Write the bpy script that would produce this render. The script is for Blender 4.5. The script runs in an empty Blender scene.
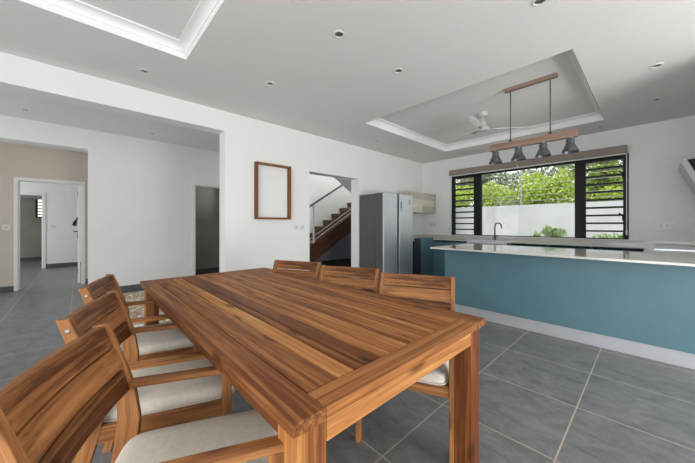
import bpy, bmesh, math, random
from mathutils import Vector, Matrix
random.seed(7)
SC = bpy.context.scene
COL = SC.collection
R = math.radians

# ------------------------------------------------------------------ materials
def new_mat(name):
    m = bpy.data.materials.new(name); m.use_nodes = True
    nt = m.node_tree
    return m, nt, nt.nodes['Principled BSDF']

def paint(name, col, rough=0.6, var=0.03, scale=6.0, bump=0.0, metallic=0.0, spec=0.5):
    m, nt, b = new_mat(name)
    tc = nt.nodes.new('ShaderNodeTexCoord')
    n = nt.nodes.new('ShaderNodeTexNoise'); n.inputs['Scale'].default_value = scale; n.inputs['Detail'].default_value = 4
    nt.links.new(tc.outputs['Object'], n.inputs['Vector'])
    r = nt.nodes.new('ShaderNodeValToRGB')
    r.color_ramp.elements[0].position = 0.3; r.color_ramp.elements[1].position = 0.7
    r.color_ramp.elements[0].color = tuple(c*(1-var) for c in col)+(1,)
    r.color_ramp.elements[1].color = tuple(min(1, c*(1+var)) for c in col)+(1,)
    nt.links.new(n.outputs['Fac'], r.inputs['Fac'])
    nt.links.new(r.outputs['Color'], b.inputs['Base Color'])
    b.inputs['Roughness'].default_value = rough
    b.inputs['Metallic'].default_value = metallic
    b.inputs['Specular IOR Level'].default_value = spec
    if bump:
        bp = nt.nodes.new('ShaderNodeBump'); bp.inputs['Strength'].default_value = bump; bp.inputs['Distance'].default_value = 0.002
        n2 = nt.nodes.new('ShaderNodeTexNoise'); n2.inputs['Scale'].default_value = scale*20
        nt.links.new(tc.outputs['Object'], n2.inputs['Vector'])
        nt.links.new(n2.outputs['Fac'], bp.inputs['Height']); nt.links.new(bp.outputs['Normal'], b.inputs['Normal'])
    return m

def wood(name, dark, mid, light, rough=0.5, knots=True, su=1.3, sv=26.0, tone_amt=0.75, lo=0.2, hi=0.8):
    m, nt, b = new_mat(name)
    L = nt.links.new
    at = nt.nodes.new('ShaderNodeAttribute'); at.attribute_name = 'grain'
    tn = nt.nodes.new('ShaderNodeAttribute'); tn.attribute_name = 'tone'
    mp = nt.nodes.new('ShaderNodeMapping'); mp.inputs['Scale'].default_value = (su, sv, sv)
    L(at.outputs['Vector'], mp.inputs['Vector'])
    n = nt.nodes.new('ShaderNodeTexNoise'); n.inputs['Scale'].default_value = 1.0; n.inputs['Detail'].default_value = 8; n.inputs['Roughness'].default_value = 0.6; n.inputs['Distortion'].default_value = 0.5
    L(mp.outputs['Vector'], n.inputs['Vector'])
    mp2 = nt.nodes.new('ShaderNodeMapping'); mp2.inputs['Scale'].default_value = (su*5, sv*7, sv*7)
    L(at.outputs['Vector'], mp2.inputs['Vector'])
    n2 = nt.nodes.new('ShaderNodeTexNoise'); n2.inputs['Scale'].default_value = 1.0; n2.inputs['Detail'].default_value = 3
    L(mp2.outputs['Vector'], n2.inputs['Vector'])
    # fac = n*.7 + n2*.2 + tone*amt - ...
    a1 = nt.nodes.new('ShaderNodeMath'); a1.operation = 'MULTIPLY_ADD'; a1.inputs[1].default_value = 0.9
    L(n.outputs['Fac'], a1.inputs[0])
    a2 = nt.nodes.new('ShaderNodeMath'); a2.operation = 'MULTIPLY_ADD'; a2.inputs[1].default_value = 0.25; a2.inputs[2].default_value = -0.25
    L(n2.outputs['Fac'], a2.inputs[0]); L(a2.outputs[0], a1.inputs[2])
    a3 = nt.nodes.new('ShaderNodeMath'); a3.operation = 'MULTIPLY_ADD'; a3.inputs[1].default_value = tone_amt
    L(tn.outputs['Fac'], a3.inputs[0]); L(a1.outputs[0], a3.inputs[2])
    r = nt.nodes.new('ShaderNodeValToRGB'); e = r.color_ramp.elements
    e[0].position = lo; e[0].color = dark+(1,)
    e[1].position = hi; e[1].color = light+(1,)
    k = e.new(0.46); k.color = mid+(1,)
    L(a3.outputs[0], r.inputs['Fac'])
    out = r.outputs['Color']
    if knots:
        mp3 = nt.nodes.new('ShaderNodeMapping'); mp3.inputs['Scale'].default_value = (3.0, 9.0, 9.0)
        L(at.outputs['Vector'], mp3.inputs['Vector'])
        v = nt.nodes.new('ShaderNodeTexVoronoi'); v.inputs['Scale'].default_value = 1.0
        L(mp3.outputs['Vector'], v.inputs['Vector'])
        kr = nt.nodes.new('ShaderNodeValToRGB'); kr.color_ramp.elements[0].position = 0.09; kr.color_ramp.elements[1].position = 0.23
        kr.color_ramp.elements[0].color = (0.25, 0.2, 0.17, 1); kr.color_ramp.elements[1].color = (1, 1, 1, 1)
        L(v.outputs['Distance'], kr.inputs['Fac'])
        mx = nt.nodes.new('ShaderNodeMix'); mx.data_type = 'RGBA'; mx.blend_type = 'MULTIPLY'; mx.inputs['Factor'].default_value = 0.85
        L(out, mx.inputs[6]); L(kr.outputs['Color'], mx.inputs[7]); out = mx.outputs[2]
    L(out, b.inputs['Base Color'])
    b.inputs['Roughness'].default_value = rough
    b.inputs['Specular IOR Level'].default_value = 0.22
    bp = nt.nodes.new('ShaderNodeBump'); bp.inputs['Strength'].default_value = 0.25; bp.inputs['Distance'].default_value = 0.0015
    L(n2.outputs['Fac'], bp.inputs['Height']); L(bp.outputs['Normal'], b.inputs['Normal'])
    return m

def tiles(name):
    m, nt, b = new_mat(name); L = nt.links.new
    tc = nt.nodes.new('ShaderNodeTexCoord')
    sp = nt.nodes.new('ShaderNodeSeparateXYZ'); L(tc.outputs['Object'], sp.inputs[0])
    def math_(op, a, bb=None, c=None):
        q = nt.nodes.new('ShaderNodeMath'); q.operation = op
        for i, v in enumerate((a, bb, c)):
            if v is None: continue
            if hasattr(v, 'links') or hasattr(v, 'is_linked'): L(v, q.inputs[i])
            else: q.inputs[i].default_value = v
        return q.outputs[0]
    TX, TY = 0.627, 0.630
    fx = math_('DIVIDE', math_('ADD', sp.outputs[0], 0.344+0.627*40), TX)
    fy = math_('DIVIDE', math_('ADD', sp.outputs[1], -3.052+0.63*40), TY)
    def edge(f, t):
        fr = math_('FRACT', f)
        d = math_('MINIMUM', fr, math_('SUBTRACT', 1.0, fr))
        return math_('LESS_THAN', d, 0.0036/t)
    g = math_('MAXIMUM', edge(fx, TX), edge(fy, TY))
    # per tile tone
    cx = nt.nodes.new('ShaderNodeCombineXYZ'); L(math_('FLOOR', fx), cx.inputs[0]); L(math_('FLOOR', fy), cx.inputs[1])
    wn = nt.nodes.new('ShaderNodeTexWhiteNoise'); wn.noise_dimensions = '3D'; L(cx.outputs[0], wn.inputs['Vector'])
    off = nt.nodes.new('ShaderNodeVectorMath'); off.operation = 'MULTIPLY_ADD'
    off.inputs[1].default_value = (7, 7, 7); L(wn.outputs['Color'], off.inputs[0]); L(tc.outputs['Object'], off.inputs[2])
    mp = nt.nodes.new('ShaderNodeMapping'); mp.inputs['Rotation'].default_value = (0, 0, 0.6); mp.inputs['Scale'].default_value = (2.6, 4.6, 1)
    L(off.outputs[0], mp.inputs['Vector'])
    n = nt.nodes.new('ShaderNodeTexNoise'); n.inputs['Scale'].default_value = 2.2; n.inputs['Detail'].default_value = 12; n.inputs['Roughness'].default_value = 0.78; n.inputs['Distortion'].default_value = 0.5
    L(mp.outputs['Vector'], n.inputs['Vector'])
    r = nt.nodes.new('ShaderNodeValToRGB'); e = r.color_ramp.elements
    e[0].position = 0.32; e[0].color = (0.112, 0.115, 0.117, 1); e[1].position = 0.70; e[1].color = (0.255, 0.261, 0.266, 1)
    L(n.outputs['Fac'], r.inputs['Fac'])
    mx = nt.nodes.new('ShaderNodeMix'); mx.data_type = 'RGBA'
    L(g, mx.inputs['Factor']); L(r.outputs['Color'], mx.inputs[6]); mx.inputs[7].default_value = (0.47, 0.41, 0.32, 1)
    L(mx.outputs[2], b.inputs['Base Color'])
    rr = nt.nodes.new('ShaderNodeMapRange'); rr.inputs['To Min'].default_value = 0.30; rr.inputs['To Max'].default_value = 0.46
    L(n.outputs['Fac'], rr.inputs['Value']); L(rr.outputs[0], b.inputs['Roughness'])
    bp = nt.nodes.new('ShaderNodeBump'); bp.inputs['Strength'].default_value = 0.45; bp.inputs['Distance'].default_value = 0.004
    L(n.outputs['Fac'], bp.inputs['Height']); L(bp.outputs['Normal'], b.inputs['Normal'])
    return m

def glass(name, tint=(1, 1, 1), refl=0.06):
    m = bpy.data.materials.new(name); m.use_nodes = True; nt = m.node_tree
    nt.nodes.remove(nt.nodes['Principled BSDF'])
    o = nt.nodes['Material Output']
    t = nt.nodes.new('ShaderNodeBsdfTransparent'); t.inputs[0].default_value = tint+(1,)
    g = nt.nodes.new('ShaderNodeBsdfGlossy'); g.inputs['Roughness'].default_value = 0.02
    mx = nt.nodes.new('ShaderNodeMixShader'); mx.inputs[0].default_value = refl
    nt.links.new(t.outputs[0], mx.inputs[1]); nt.links.new(g.outputs[0], mx.inputs[2]); nt.links.new(mx.outputs[0], o.inputs[0])
    return m

def leafmat(name, a, b_):
    m, nt, b = new_mat(name); L = nt.links.new
    g = nt.nodes.new('ShaderNodeNewGeometry')
    r = nt.nodes.new('ShaderNodeValToRGB'); e = r.color_ramp.elements
    e[0].color = a+(1,); e[1].color = b_+(1,)
    L(g.outputs['Random Per Island'], r.inputs['Fac'])
    d = nt.nodes.new('ShaderNodeBsdfTranslucent'); L(r.outputs['Color'], d.inputs['Color'])
    L(r.outputs['Color'], b.inputs['Base Color']); b.inputs['Roughness'].default_value = 0.55
    mx = nt.nodes.new('ShaderNodeMixShader'); mx.inputs[0].default_value = 0.45
    o = nt.nodes['Material Output']
    L(b.outputs[0], mx.inputs[1]); L(d.outputs[0], mx.inputs[2]); L(mx.outputs[0], o.inputs[0])
    return m

def emit(name, col, s):
    m, nt, b = new_mat(name)
    b.inputs['Base Color'].default_value = col+(1,)
    b.inputs['Emission Color'].default_value = col+(1,); b.inputs['Emission Strength'].default_value = s
    return m

M = {}
M['wall'] = paint('white_wall_paint', (0.80, 0.80, 0.785), 0.75, 0.012, 2.5)
M['ceil'] = paint('white_ceiling_paint', (0.76, 0.755, 0.735), 0.8, 0.012, 2.0)
M['corn'] = paint('white_cornice', (0.86, 0.86, 0.85), 0.6, 0.01, 3)
M['beige'] = paint('beige_wall_paint', (0.60, 0.535, 0.465), 0.75, 0.03, 1.2)
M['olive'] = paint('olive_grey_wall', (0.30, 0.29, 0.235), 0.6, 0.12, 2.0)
M['slate'] = paint('slate_skirting', (0.085, 0.09, 0.093), 0.45, 0.2, 5)
M['floor'] = tiles('slate_floor_tiles')
M['white'] = paint('white_lacquer', (0.78, 0.78, 0.76), 0.4, 0.01, 3)
M['teal'] = paint('teal_cabinet_lacquer', (0.080, 0.168, 0.205), 0.45, 0.05, 3)
M['navy'] = paint('near_black_finish', (0.022, 0.027, 0.036), 0.4, 0.1, 3)
M['alu'] = paint('brushed_aluminium', (0.42, 0.43, 0.455), 0.45, 0.03, 8, metallic=0.25)
M['quartz'] = paint('pale_quartz_worktop', (0.53, 0.52, 0.485), 0.10, 0.02, 8)
M['black'] = paint('black_aluminium', (0.010, 0.010, 0.013), 0.5, 0.1, 8, spec=0.25)
M['steel'] = paint('brushed_steel', (0.60, 0.63, 0.67), 0.36, 0.03, 6, metallic=0.75)
M['steelside'] = paint('grey_steel_side', (0.105, 0.109, 0.11), 0.45, 0.03, 6, metallic=0.2)
M['chrome'] = paint('chrome', (0.75, 0.75, 0.76), 0.15, 0.02, 6, metallic=1.0)
M['dgrey'] = paint('dark_grey_metal', (0.085, 0.095, 0.10), 0.4, 0.12, 10, metallic=0.3)
M['tin'] = paint('pewter_shade_metal', (0.10, 0.11, 0.115), 0.36, 0.25, 14, metallic=0.5)
M['blackglass'] = paint('black_glass', (0.008, 0.008, 0.01), 0.08, 0.05, 3)
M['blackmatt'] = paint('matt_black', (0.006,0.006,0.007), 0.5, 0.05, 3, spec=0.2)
M['blind'] = paint('taupe_blind_cassette', (0.27, 0.225, 0.19), 0.6, 0.06, 9)
M['linen'] = paint('beige_linen', (0.66, 0.60, 0.525), 0.95, 0.06, 60, bump=0.5, spec=0.1)
M['linenedge'] = paint('beige_piping', (0.58, 0.52, 0.45), 0.95, 0.05, 60, spec=0.1)
M['conc'] = paint('grey_render_wall', (0.45, 0.475, 0.48), 0.9, 0.10, 1.6)
M['grass'] = paint('garden_grass', (0.20, 0.26, 0.07), 0.9, 0.35, 5)
M['bark'] = paint('tree_bark', (0.16, 0.12, 0.09), 0.9, 0.3, 9)
M['plate'] = paint('white_plastic', (0.74, 0.74, 0.72), 0.35, 0.01, 5)
M['slot'] = paint('grey_plastic', (0.30, 0.30, 0.30), 0.4, 0.01, 5)
M['sock'] = paint('socket_plastic', (0.60,0.60,0.585), 0.4, 0.01, 5)
M['glass'] = glass('clear_glass', refl=0.02)
M['railglass'] = glass('rail_glass', (0.96, 0.985, 0.98), 0.04)
M['lens'] = paint('lamp_reflector', (0.35, 0.35, 0.34), 0.25, 0.05, 5, metallic=0.7)
M['bulb'] = paint('white_bulb', (0.85, 0.85, 0.83), 0.3, 0.01, 5)
M['acacia'] = wood('acacia_table_wood', (0.14, 0.042, 0.011), (0.44, 0.178, 0.052), (0.80, 0.46, 0.16), sv=40, lo=0.2, hi=0.78)
M['acacia2'] = wood('acacia_chair_wood', (0.095, 0.033, 0.011), (0.36, 0.152, 0.052), (0.68, 0.38, 0.14), sv=34, lo=0.2, hi=0.8)
M['frame'] = wood('brown_frame_wood', (0.16, 0.063, 0.024), (0.27, 0.11, 0.042), (0.38, 0.175, 0.07), knots=False)
M['railmetal'] = paint('rail_metal', (0.42,0.42,0.42), 0.35, 0.02, 5, metallic=0.3)
M['under'] = paint('under_stair_shade_paint', (0.06,0.068,0.085), 0.6, 0.05, 3)  # shade under the stairs put into a dark blue-grey
M['stair'] = wood('dark_stair_wood', (0.035, 0.011, 0.004), (0.085, 0.026, 0.010), (0.15, 0.055, 0.022), knots=False)
M['tread'] = wood('stair_tread_wood', (0.09, 0.044, 0.022), (0.20, 0.10, 0.05), (0.32, 0.175, 0.09), knots=False)
M['drift'] = wood('pale_pendant_wood', (0.18, 0.115, 0.08), (0.30, 0.205, 0.15), (0.42, 0.31, 0.24), knots=False, sv=40)
M['wash'] = wood('whitewashed_cabinet_wood', (0.45, 0.41, 0.34), (0.66, 0.62, 0.53), (0.80, 0.77, 0.69), knots=False, sv=30, su=1.8)
M['leafA'] = leafmat('lime_leaves', (0.30, 0.42, 0.05), (0.62, 0.72, 0.16))
M['leafB'] = leafmat('green_leaves', (0.18, 0.28, 0.05), (0.44, 0.55, 0.14))
M['leafC'] = leafmat('grey_green_leaves', (0.15, 0.20, 0.10), (0.36, 0.41, 0.24))
M['leafD'] = leafmat('garden_plant_leaves', (0.12, 0.24, 0.05), (0.36, 0.50, 0.17))

# ------------------------------------------------------------------ mesh builder
class MB:
    def __init__(s): s.v = []; s.f = []; s.m = []; s.g = []; s.t = []
    def _add(s, pts, faces, grain=None, tone=None, mi=0):
        o = len(s.v); s.v += [Vector(p) for p in pts]
        off = Vector((random.uniform(0, 40), random.uniform(0, 40), random.uniform(0, 40)))
        if tone is None: tone = random.uniform(-0.28, 0.28)
        if grain is None: grain = pts
        s.g += [Vector(g)+off for g in grain]; s.t += [tone]*len(pts)
        for f in faces: s.f.append([o+i for i in f]); s.m.append(mi)
        return s
    def box(s, x0, x1, y0, y1, z0, z1, ax=0, tone=None, mi=0, mat=None):
        p = [(x0,y0,z0),(x1,y0,z0),(x1,y1,z0),(x0,y1,z0),(x0,y0,z1),(x1,y0,z1),(x1,y1,z1),(x0,y1,z1)]
        gr = [(q[ax], q[(ax+1)%3], q[(ax+2)%3]) for q in p]
        if mat: p = [mat @ Vector(q) for q in p]
        return s._add(p, [(0,3,2,1),(4,5,6,7),(0,1,5,4),(1,2,6,5),(2,3,7,6),(3,0,4,7)], gr, tone, mi)
    def prism(s, poly, ax, a0, a1, tone=None, mi=0, gdir=None):
        # poly in the two other axes (cyclic order), extruded along ax
        n = len(poly)
        def mk(a, q):
            r = [0,0,0]; r[ax] = a; r[(ax+1)%3] = q[0]; r[(ax+2)%3] = q[1]; return tuple(r)
        p = [mk(a0,q) for q in poly]+[mk(a1,q) for q in poly]
        f = [tuple(reversed(range(n))), tuple(range(n,2*n))]+[(i,(i+1)%n,n+(i+1)%n,n+i) for i in range(n)]
        gr = None
        if gdir is not None:
            d = Vector(gdir).normalized(); e = d.orthogonal().normalized(); h = d.cross(e)
            gr = [(Vector(q).dot(d), Vector(q).dot(e), Vector(q).dot(h)) for q in p]
        return s._add(p, f, gr, tone, mi)
    def strip(s, secs, tone=None, mi=0):
        # list of cross sections (lists of equal number of points) lofted, capped
        n = len(secs[0]); p = []; gr = []; L = 0
        for k, sc in enumerate(secs):
            if k: L += (Vector(sc[0])-Vector(secs[k-1][0])).length
            for q in sc:
                d = Vector(q)-Vector(sc[0]); p.append(q); gr.append((L, d.x+d.z*0.3, d.y+d.z))
        f = [tuple(reversed(range(n))), tuple(range((len(secs)-1)*n, len(secs)*n))]
        for k in range(len(secs)-1):
            for i in range(n):
                j = (i+1) % n
                f.append((k*n+i, k*n+j, (k+1)*n+j, (k+1)*n+i))
        return s._add(p, f, gr, tone, mi)
    def tube(s, path, r, n=10, mi=0, closed=False):
        P = [Vector(p) for p in path]; rr = r if isinstance(r, (list, tuple)) else [r]*len(P)
        pts = []; up = None
        for i, p in enumerate(P):
            d = (P[min(i+1, len(P)-1)]-P[max(i-1, 0)]).normalized()
            if up is None: up = d.orthogonal().normalized()
            up = (up-d*up.dot(d)).normalized(); w = d.cross(up)
            for k in range(n):
                a = 2*math.pi*k/n; pts.append(p+(up*math.cos(a)+w*math.sin(a))*rr[i])
        f = [tuple(reversed(range(n))), tuple(range((len(P)-1)*n, len(P)*n))]
        for i in range(len(P)-1):
            for k in range(n):
                j = (k+1) % n; f.append((i*n+k, i*n+j, (i+1)*n+j, (i+1)*n+k))
        return s._add(pts, f, None, 0, mi)
    def lathe(s, prof, c=(0,0,0), n=24, mi=0, closed=True):
        pts = []; f = []
        for (r, z) in prof:
            for k in range(n):
                a = 2*math.pi*k/n; pts.append((c[0]+r*math.cos(a), c[1]+r*math.sin(a), c[2]+z))
        m = len(prof)
        for i in range(m-1):
            for k in range(n):
                j = (k+1) % n; f.append((i*n+k, i*n+j, (i+1)*n+j, (i+1)*n+k))
        if closed: f += [tuple(reversed(range(n))), tuple(range((m-1)*n, m*n))]
        return s._add(pts, f, None, 0, mi)
    def build(s, name, mats, parent=None, bevel=0.0, smooth=False, seg=2, subsurf=0, auto=True):
        if not isinstance(mats, (list, tuple)): mats = [mats]
        if parent is not None:
            base = WORLD_LOC.get(parent.name, Vector((0,0,0)))
            if parent.get('_local'): base = Vector((0,0,0))
        else:
            xs = [v.x for v in s.v]; ys = [v.y for v in s.v]; zs = [v.z for v in s.v]
            base = Vector(((min(xs)+max(xs))/2, (min(ys)+max(ys))/2, min(zs)))
            if name == 'floor': base = Vector((0,0,0))
        me = bpy.data.meshes.new(name)
        me.from_pydata([tuple(v-base) for v in s.v], [], s.f)
        for i, p in enumerate(me.polygons):
            p.material_index = s.m[i]; p.use_smooth = smooth
        for m in mats: me.materials.append(m)
        a = me.attributes.new('grain', 'FLOAT_VECTOR', 'POINT')
        flat = []
        for g in s.g: flat += [g.x, g.y, g.z]
        a.data.foreach_set('vector', flat)
        t = me.attributes.new('tone', 'FLOAT', 'POINT'); t.data.foreach_set('value', s.t)
        bm = bmesh.new(); bm.from_mesh(me); bmesh.ops.recalc_face_normals(bm, faces=bm.faces); bm.to_mesh(me); bm.free()
        o = bpy.data.objects.new(name, me); COL.objects.link(o)
        if parent is not None:
            o.parent = parent; WORLD_LOC[o.name] = base
        else:
            o.location = base; WORLD_LOC[o.name] = base
        if bevel:
            b = o.modifiers.new('bevel', 'BEVEL'); b.width = bevel; b.segments = seg; b.limit_method = 'ANGLE'; b.angle_limit = R(35)
        if subsurf:
            q = o.modifiers.new('sub', 'SUBSURF'); q.levels = subsurf; q.render_levels = subsurf
        if smooth and auto:
            try: me.set_sharp_from_angle(angle=R(38))
            except Exception: pass
        return o
WORLD_LOC = {}

def tag(o, label=None, cat=None, group=None, kind=None):
    if label: o['label'] = label
    if cat: o['category'] = cat
    if group: o['group'] = group
    if kind: o['kind'] = kind
    return o
def thing(name, label, cat, loc=(0,0,0), rz=0, group=None, local=False):
    o = bpy.data.objects.new(name, None); COL.objects.link(o)
    o.empty_display_size = 0.1
    o.location = loc; o.rotation_euler = (0,0,rz)
    WORLD_LOC[o.name] = Vector(loc)
    if local: o['_local'] = 1
    return tag(o, label, cat, group)
def struct(o, label=None):
    o['kind'] = 'structure'
    return o
def children(o): return [c for c in bpy.data.objects if c.parent == o]
def dup(root, loc, rz=None, label=None, group=None):
    r = root.copy(); COL.objects.link(r); r.location = loc
    if rz is not None: r.rotation_euler = (0,0,rz)
    if label: r['label'] = label
    if group: r['group'] = group
    for ch in children(root):
        c = ch.copy(); COL.objects.link(c); c.parent = r
        for g in children(ch):
            d = g.copy(); COL.objects.link(d); d.parent = c
    return r

# ------------------------------------------------------------------ room shell
XA, YB, HC = -3.81, 6.07, 2.70
XE, YS = 2.7, -2.5           # east and south sides behind the camera

f = MB(); f.box(-15.5, XE+0.2, -4.0, 8.0-1.73, -0.12, 0.0); struct(f.build('floor', M['floor']))

# ceiling of the main room with the two recessed trays
T1 = (-2.852, -0.46, -1.67, 0.695); T2 = (-2.855, -0.462, 3.027, 5.387)
c = MB()
def slab(x0,x1,y0,y1): c.box(x0,x1,y0,y1,HC,2.80)
slab(XA-0.2, -2.858, YS, YB+0.2); slab(-0.457, XE+0.2, YS, YB+0.2)
slab(-2.858, -0.457, YS, T1[2]-.003); slab(-2.858, -0.457, T1[3]+.003, T2[2]-.003); slab(-2.858, -0.457, T2[3]+.003, YB+0.2)
c.box(-3.0, -0.3, T1[2]-0.15, T1[3]+0.15, 2.812, 2.92); c.box(-3.0, -0.3, T2[2]-0.15, T2[3]+0.15, 2.812, 2.92)
struct(c.build('ceiling', M['ceil']))

def cornice(name, T):
    prof = [(0, 2.70), (0, 2.752), (0.007, 2.7525), (0.007, 2.758)]
    for k in range(9):
        a = k/8*math.pi/2
        prof.append((0.007+0.058*(1-math.cos(a)), 2.758+0.042*math.sin(a)))
    prof += [(0.072, 2.800), (0.072, 2.8125)]
    m = MB(); pts = []; fs = []
    for (o, z) in prof:
        pts += [(T[0]+o, T[2]+o, z), (T[1]-o, T[2]+o, z), (T[1]-o, T[3]-o, z), (T[0]+o, T[3]-o, z)]
    for i in range(len(prof)-1):
        for k in range(4):
            j = (k+1) % 4; fs.append((i*4+k, i*4+j, (i+1)*4+j, (i+1)*4+k))
    m._add(pts, fs)
    return struct(m.build(name, M['corn']))
cornice('trim_1', T1); cornice('trim_2', T2)

# wall A: left wall with wide hall opening and the doorway to the stairs
w = MB(); X0, X1 = XA-0.2, XA; ZT = 2.8
w.box(X0,X1,YS,-1.75,0,ZT); w.box(X0,X1,-1.75,1.38,2.443,ZT); w.box(X0,X1,1.38,2.724,0,ZT)
w.box(X0,X1,2.724,3.857,2.088,ZT); w.box(X0,X1,3.857,YB+0.2,0,ZT)
struct(w.build('wall_left', M['wall']))
# wall B: kitchen window wall
WX0, WX1, WZ0, WZ1 = -3.082, -0.240, 0.992, 2.315
w = MB()
w.box(XA,WX0,YB,YB+0.2,0,ZT); w.box(WX1,0.76,YB,YB+0.2,0,ZT); w.box(WX0,WX1,YB,YB+0.2,0,WZ0-0.004); w.box(WX0,WX1,YB,YB+0.2,WZ1,ZT)
struct(w.build('wall_back', M['wall']))
# kitchen right wall and its return, then the patio side and the side behind the camera
w = MB(); w.box(0.56,0.76,3.80,YB,0,ZT); w.box(0.76,XE+0.2,3.80,4.0,0,ZT)
struct(w.build('wall_right', M['wall']))
w = MB(); w.box(XE,XE+0.2,YS,-2.1,0,ZT); w.box(XE,XE+0.2,-2.1,3.5,2.4,ZT); w.box(XE,XE+0.2,3.5,3.8,0,ZT)
struct(w.build('wall_patio', M['wall']))
w = MB(); w.box(XA-0.2,-3.3,YS-0.2,YS,0,ZT); w.box(-3.3,2.2,YS-0.2,YS,2.4,ZT); w.box(2.2,XE+0.2,YS-0.2,YS,0,ZT)
struct(w.build('wall_front', M['wall']))

# hall beyond the wide opening
HZ = 2.83; XC = -6.53
w = MB(); X0, X1 = XC-0.2, XC
w.box(X0,X1,-3.2,-1.9,0,HZ+.1); w.box(X0,X1,-1.9,0.10,2.50,HZ+.1); w.box(X0,X1,0.10,1.753,0,HZ+.1)
w.box(X0,X1,1.753,2.55,2.05,HZ+.1); w.box(X0,X1,2.55,2.75,0,HZ+.1)
struct(w.build('wall_hall', M['wall']))
w = MB(); w.box(XC-0.2, XA-0.2, -3.2, 2.75, HZ, HZ+0.1)
struct(w.build('ceiling_hall', M['ceil']))
# corridor and its beige wall
XD = -8.0
w = MB(); X0, X1 = XD-0.15, XD
w.box(X0,X1,-3.2,-0.835,0,2.7); w.box(X0,X1,-0.835,0.03,2.05,2.7); w.box(X0,X1,0.03,1.2,0,2.7)
struct(w.build('wall_corridor', M['beige']))
w = MB(); w.box(XD-0.15, XC-0.2, 1.2, 1.3, 0, 2.8); struct(w.build('wall_corridor_end', M['wall']))
w = MB(); w.box(XD-0.15, XC-0.2, -3.2, 1.3, 2.7, 2.8); struct(w.build('ceiling_corridor', M['ceil']))
# room beyond the corridor door, with another doorway at the back
XR = -11.6
w = MB(); X0, X1 = XR-0.15, XR
w.box(X0,X1,-3.2,-1.65,0,2.6); w.box(X0,X1,-1.65,-0.765,2.04,2.6); w.box(X0,X1,-0.765,2.2,0,2.6)
w.box(XR, XD-0.15, 2.1, 2.2, 0, 2.6)
struct(w.build('wall_bedroom', M['wall']))
w = MB(); w.box(XR-0.15, XD-0.15, -3.2, 2.2, 2.6, 2.7); struct(w.build('ceiling_bedroom', M['ceil']))
# dark bathroom behind it
w = MB(); XT = -14.3
w.box(XT-.15,XT,-3.2,-1.10,0,2.6); w.box(XT-.15,XT,-1.10,-0.60,0,1.46); w.box(XT-.15,XT,-1.10,-0.60,2.2,2.6); w.box(XT-.15,XT,-0.60,0.2,0,2.6)
w.box(XT,XR-.15,0.1,0.2,0,2.6)
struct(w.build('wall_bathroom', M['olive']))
w = MB(); w.box(XT-.15, XR-0.15, -3.2, 0.2, 2.5, 2.6); struct(w.build('ceiling_bathroom', M['ceil']))
w = MB(); w.box(XT, XT+0.35, -2.6, -0.42, 2.085, 2.5); struct(w.build('trim_3', paint('blue_grey_bulkhead', (0.30,0.34,0.36), 0.6, 0.05, 3)))
# small olive room behind the hall door
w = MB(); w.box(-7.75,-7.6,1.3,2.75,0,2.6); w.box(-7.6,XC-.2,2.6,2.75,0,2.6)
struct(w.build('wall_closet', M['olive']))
w = MB(); w.box(-7.75,XC-.2,1.3,2.75,2.5,2.6); struct(w.build('ceiling_closet', M['ceil']))
# stair hall
w = MB(); w.box(-6.2,-6.0,2.76,8.0,0,5.2); w.box(-6.0,XA-0.2,7.8,8.0,0,5.2)
w.box(-6.0, XA-0.2, 2.55, 2.66, 2.95, 5.2)
w.box(XA-0.2, XA-.0, 2.55, 8.0, 2.95, 5.2)
w.box(-6.2, XA, 2.55, 8.0, 5.2, 5.3)
struct(w.build('wall_stairs', M['wall']))
w = MB(); w.box(-15.5,-3.8,6.27,8.0,-0.12,0); struct(w.build('floor_stairs', M['slate']))
# sloped side and soffit of the flight above, rising to the left
w = MB(); w.prism([(2.90, 2.94), (5.0, 1.737), (5.6, 1.737), (5.6, 2.94)], 0, -4.80, -4.02)
struct(w.build('ceiling_stairs', paint('grey_soffit_paint', (0.66,0.66,0.65), 0.7, 0.01, 2)))

# skirtings
def skirt(name, boxes):
    m = MB()
    for b in boxes: m.box(*b)
    struct(m.build(name, M['slate']))
skirt('baseboard_hall', [(XC, XC+0.012, 0.10, 1.69, 0, 0.116), (XC, XC+0.012, -3.2, -1.9, 0, 0.116)])
skirt('baseboard_corridor', [(XD, XD+0.012, -3.2, -0.885, 0, 0.10), (XD, XD+0.012, 0.09, 1.2, 0, 0.10)])
skirt('baseboard_bedroom', [(XR, XR+0.012, -0.72, 2.1, 0, 0.12)])
skirt('baseboard_bathroom', [(XT, XT+0.012, -3.2, 0.1, 0, 0.12)])
skirt('baseboard_closet', [(-7.6, -7.588, 1.3, 2.6, 0, 0.13)])
skirt('baseboard_left', [(XA, XA+0.012, 1.38, 2.724, 0, 0.10), (XA, XA+0.012, YS, -1.75, 0, 0.10)])
skirt('baseboard_stairs', [(-6.0, -5.988, 2.76, 7.8, 0, 0.12)])

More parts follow.
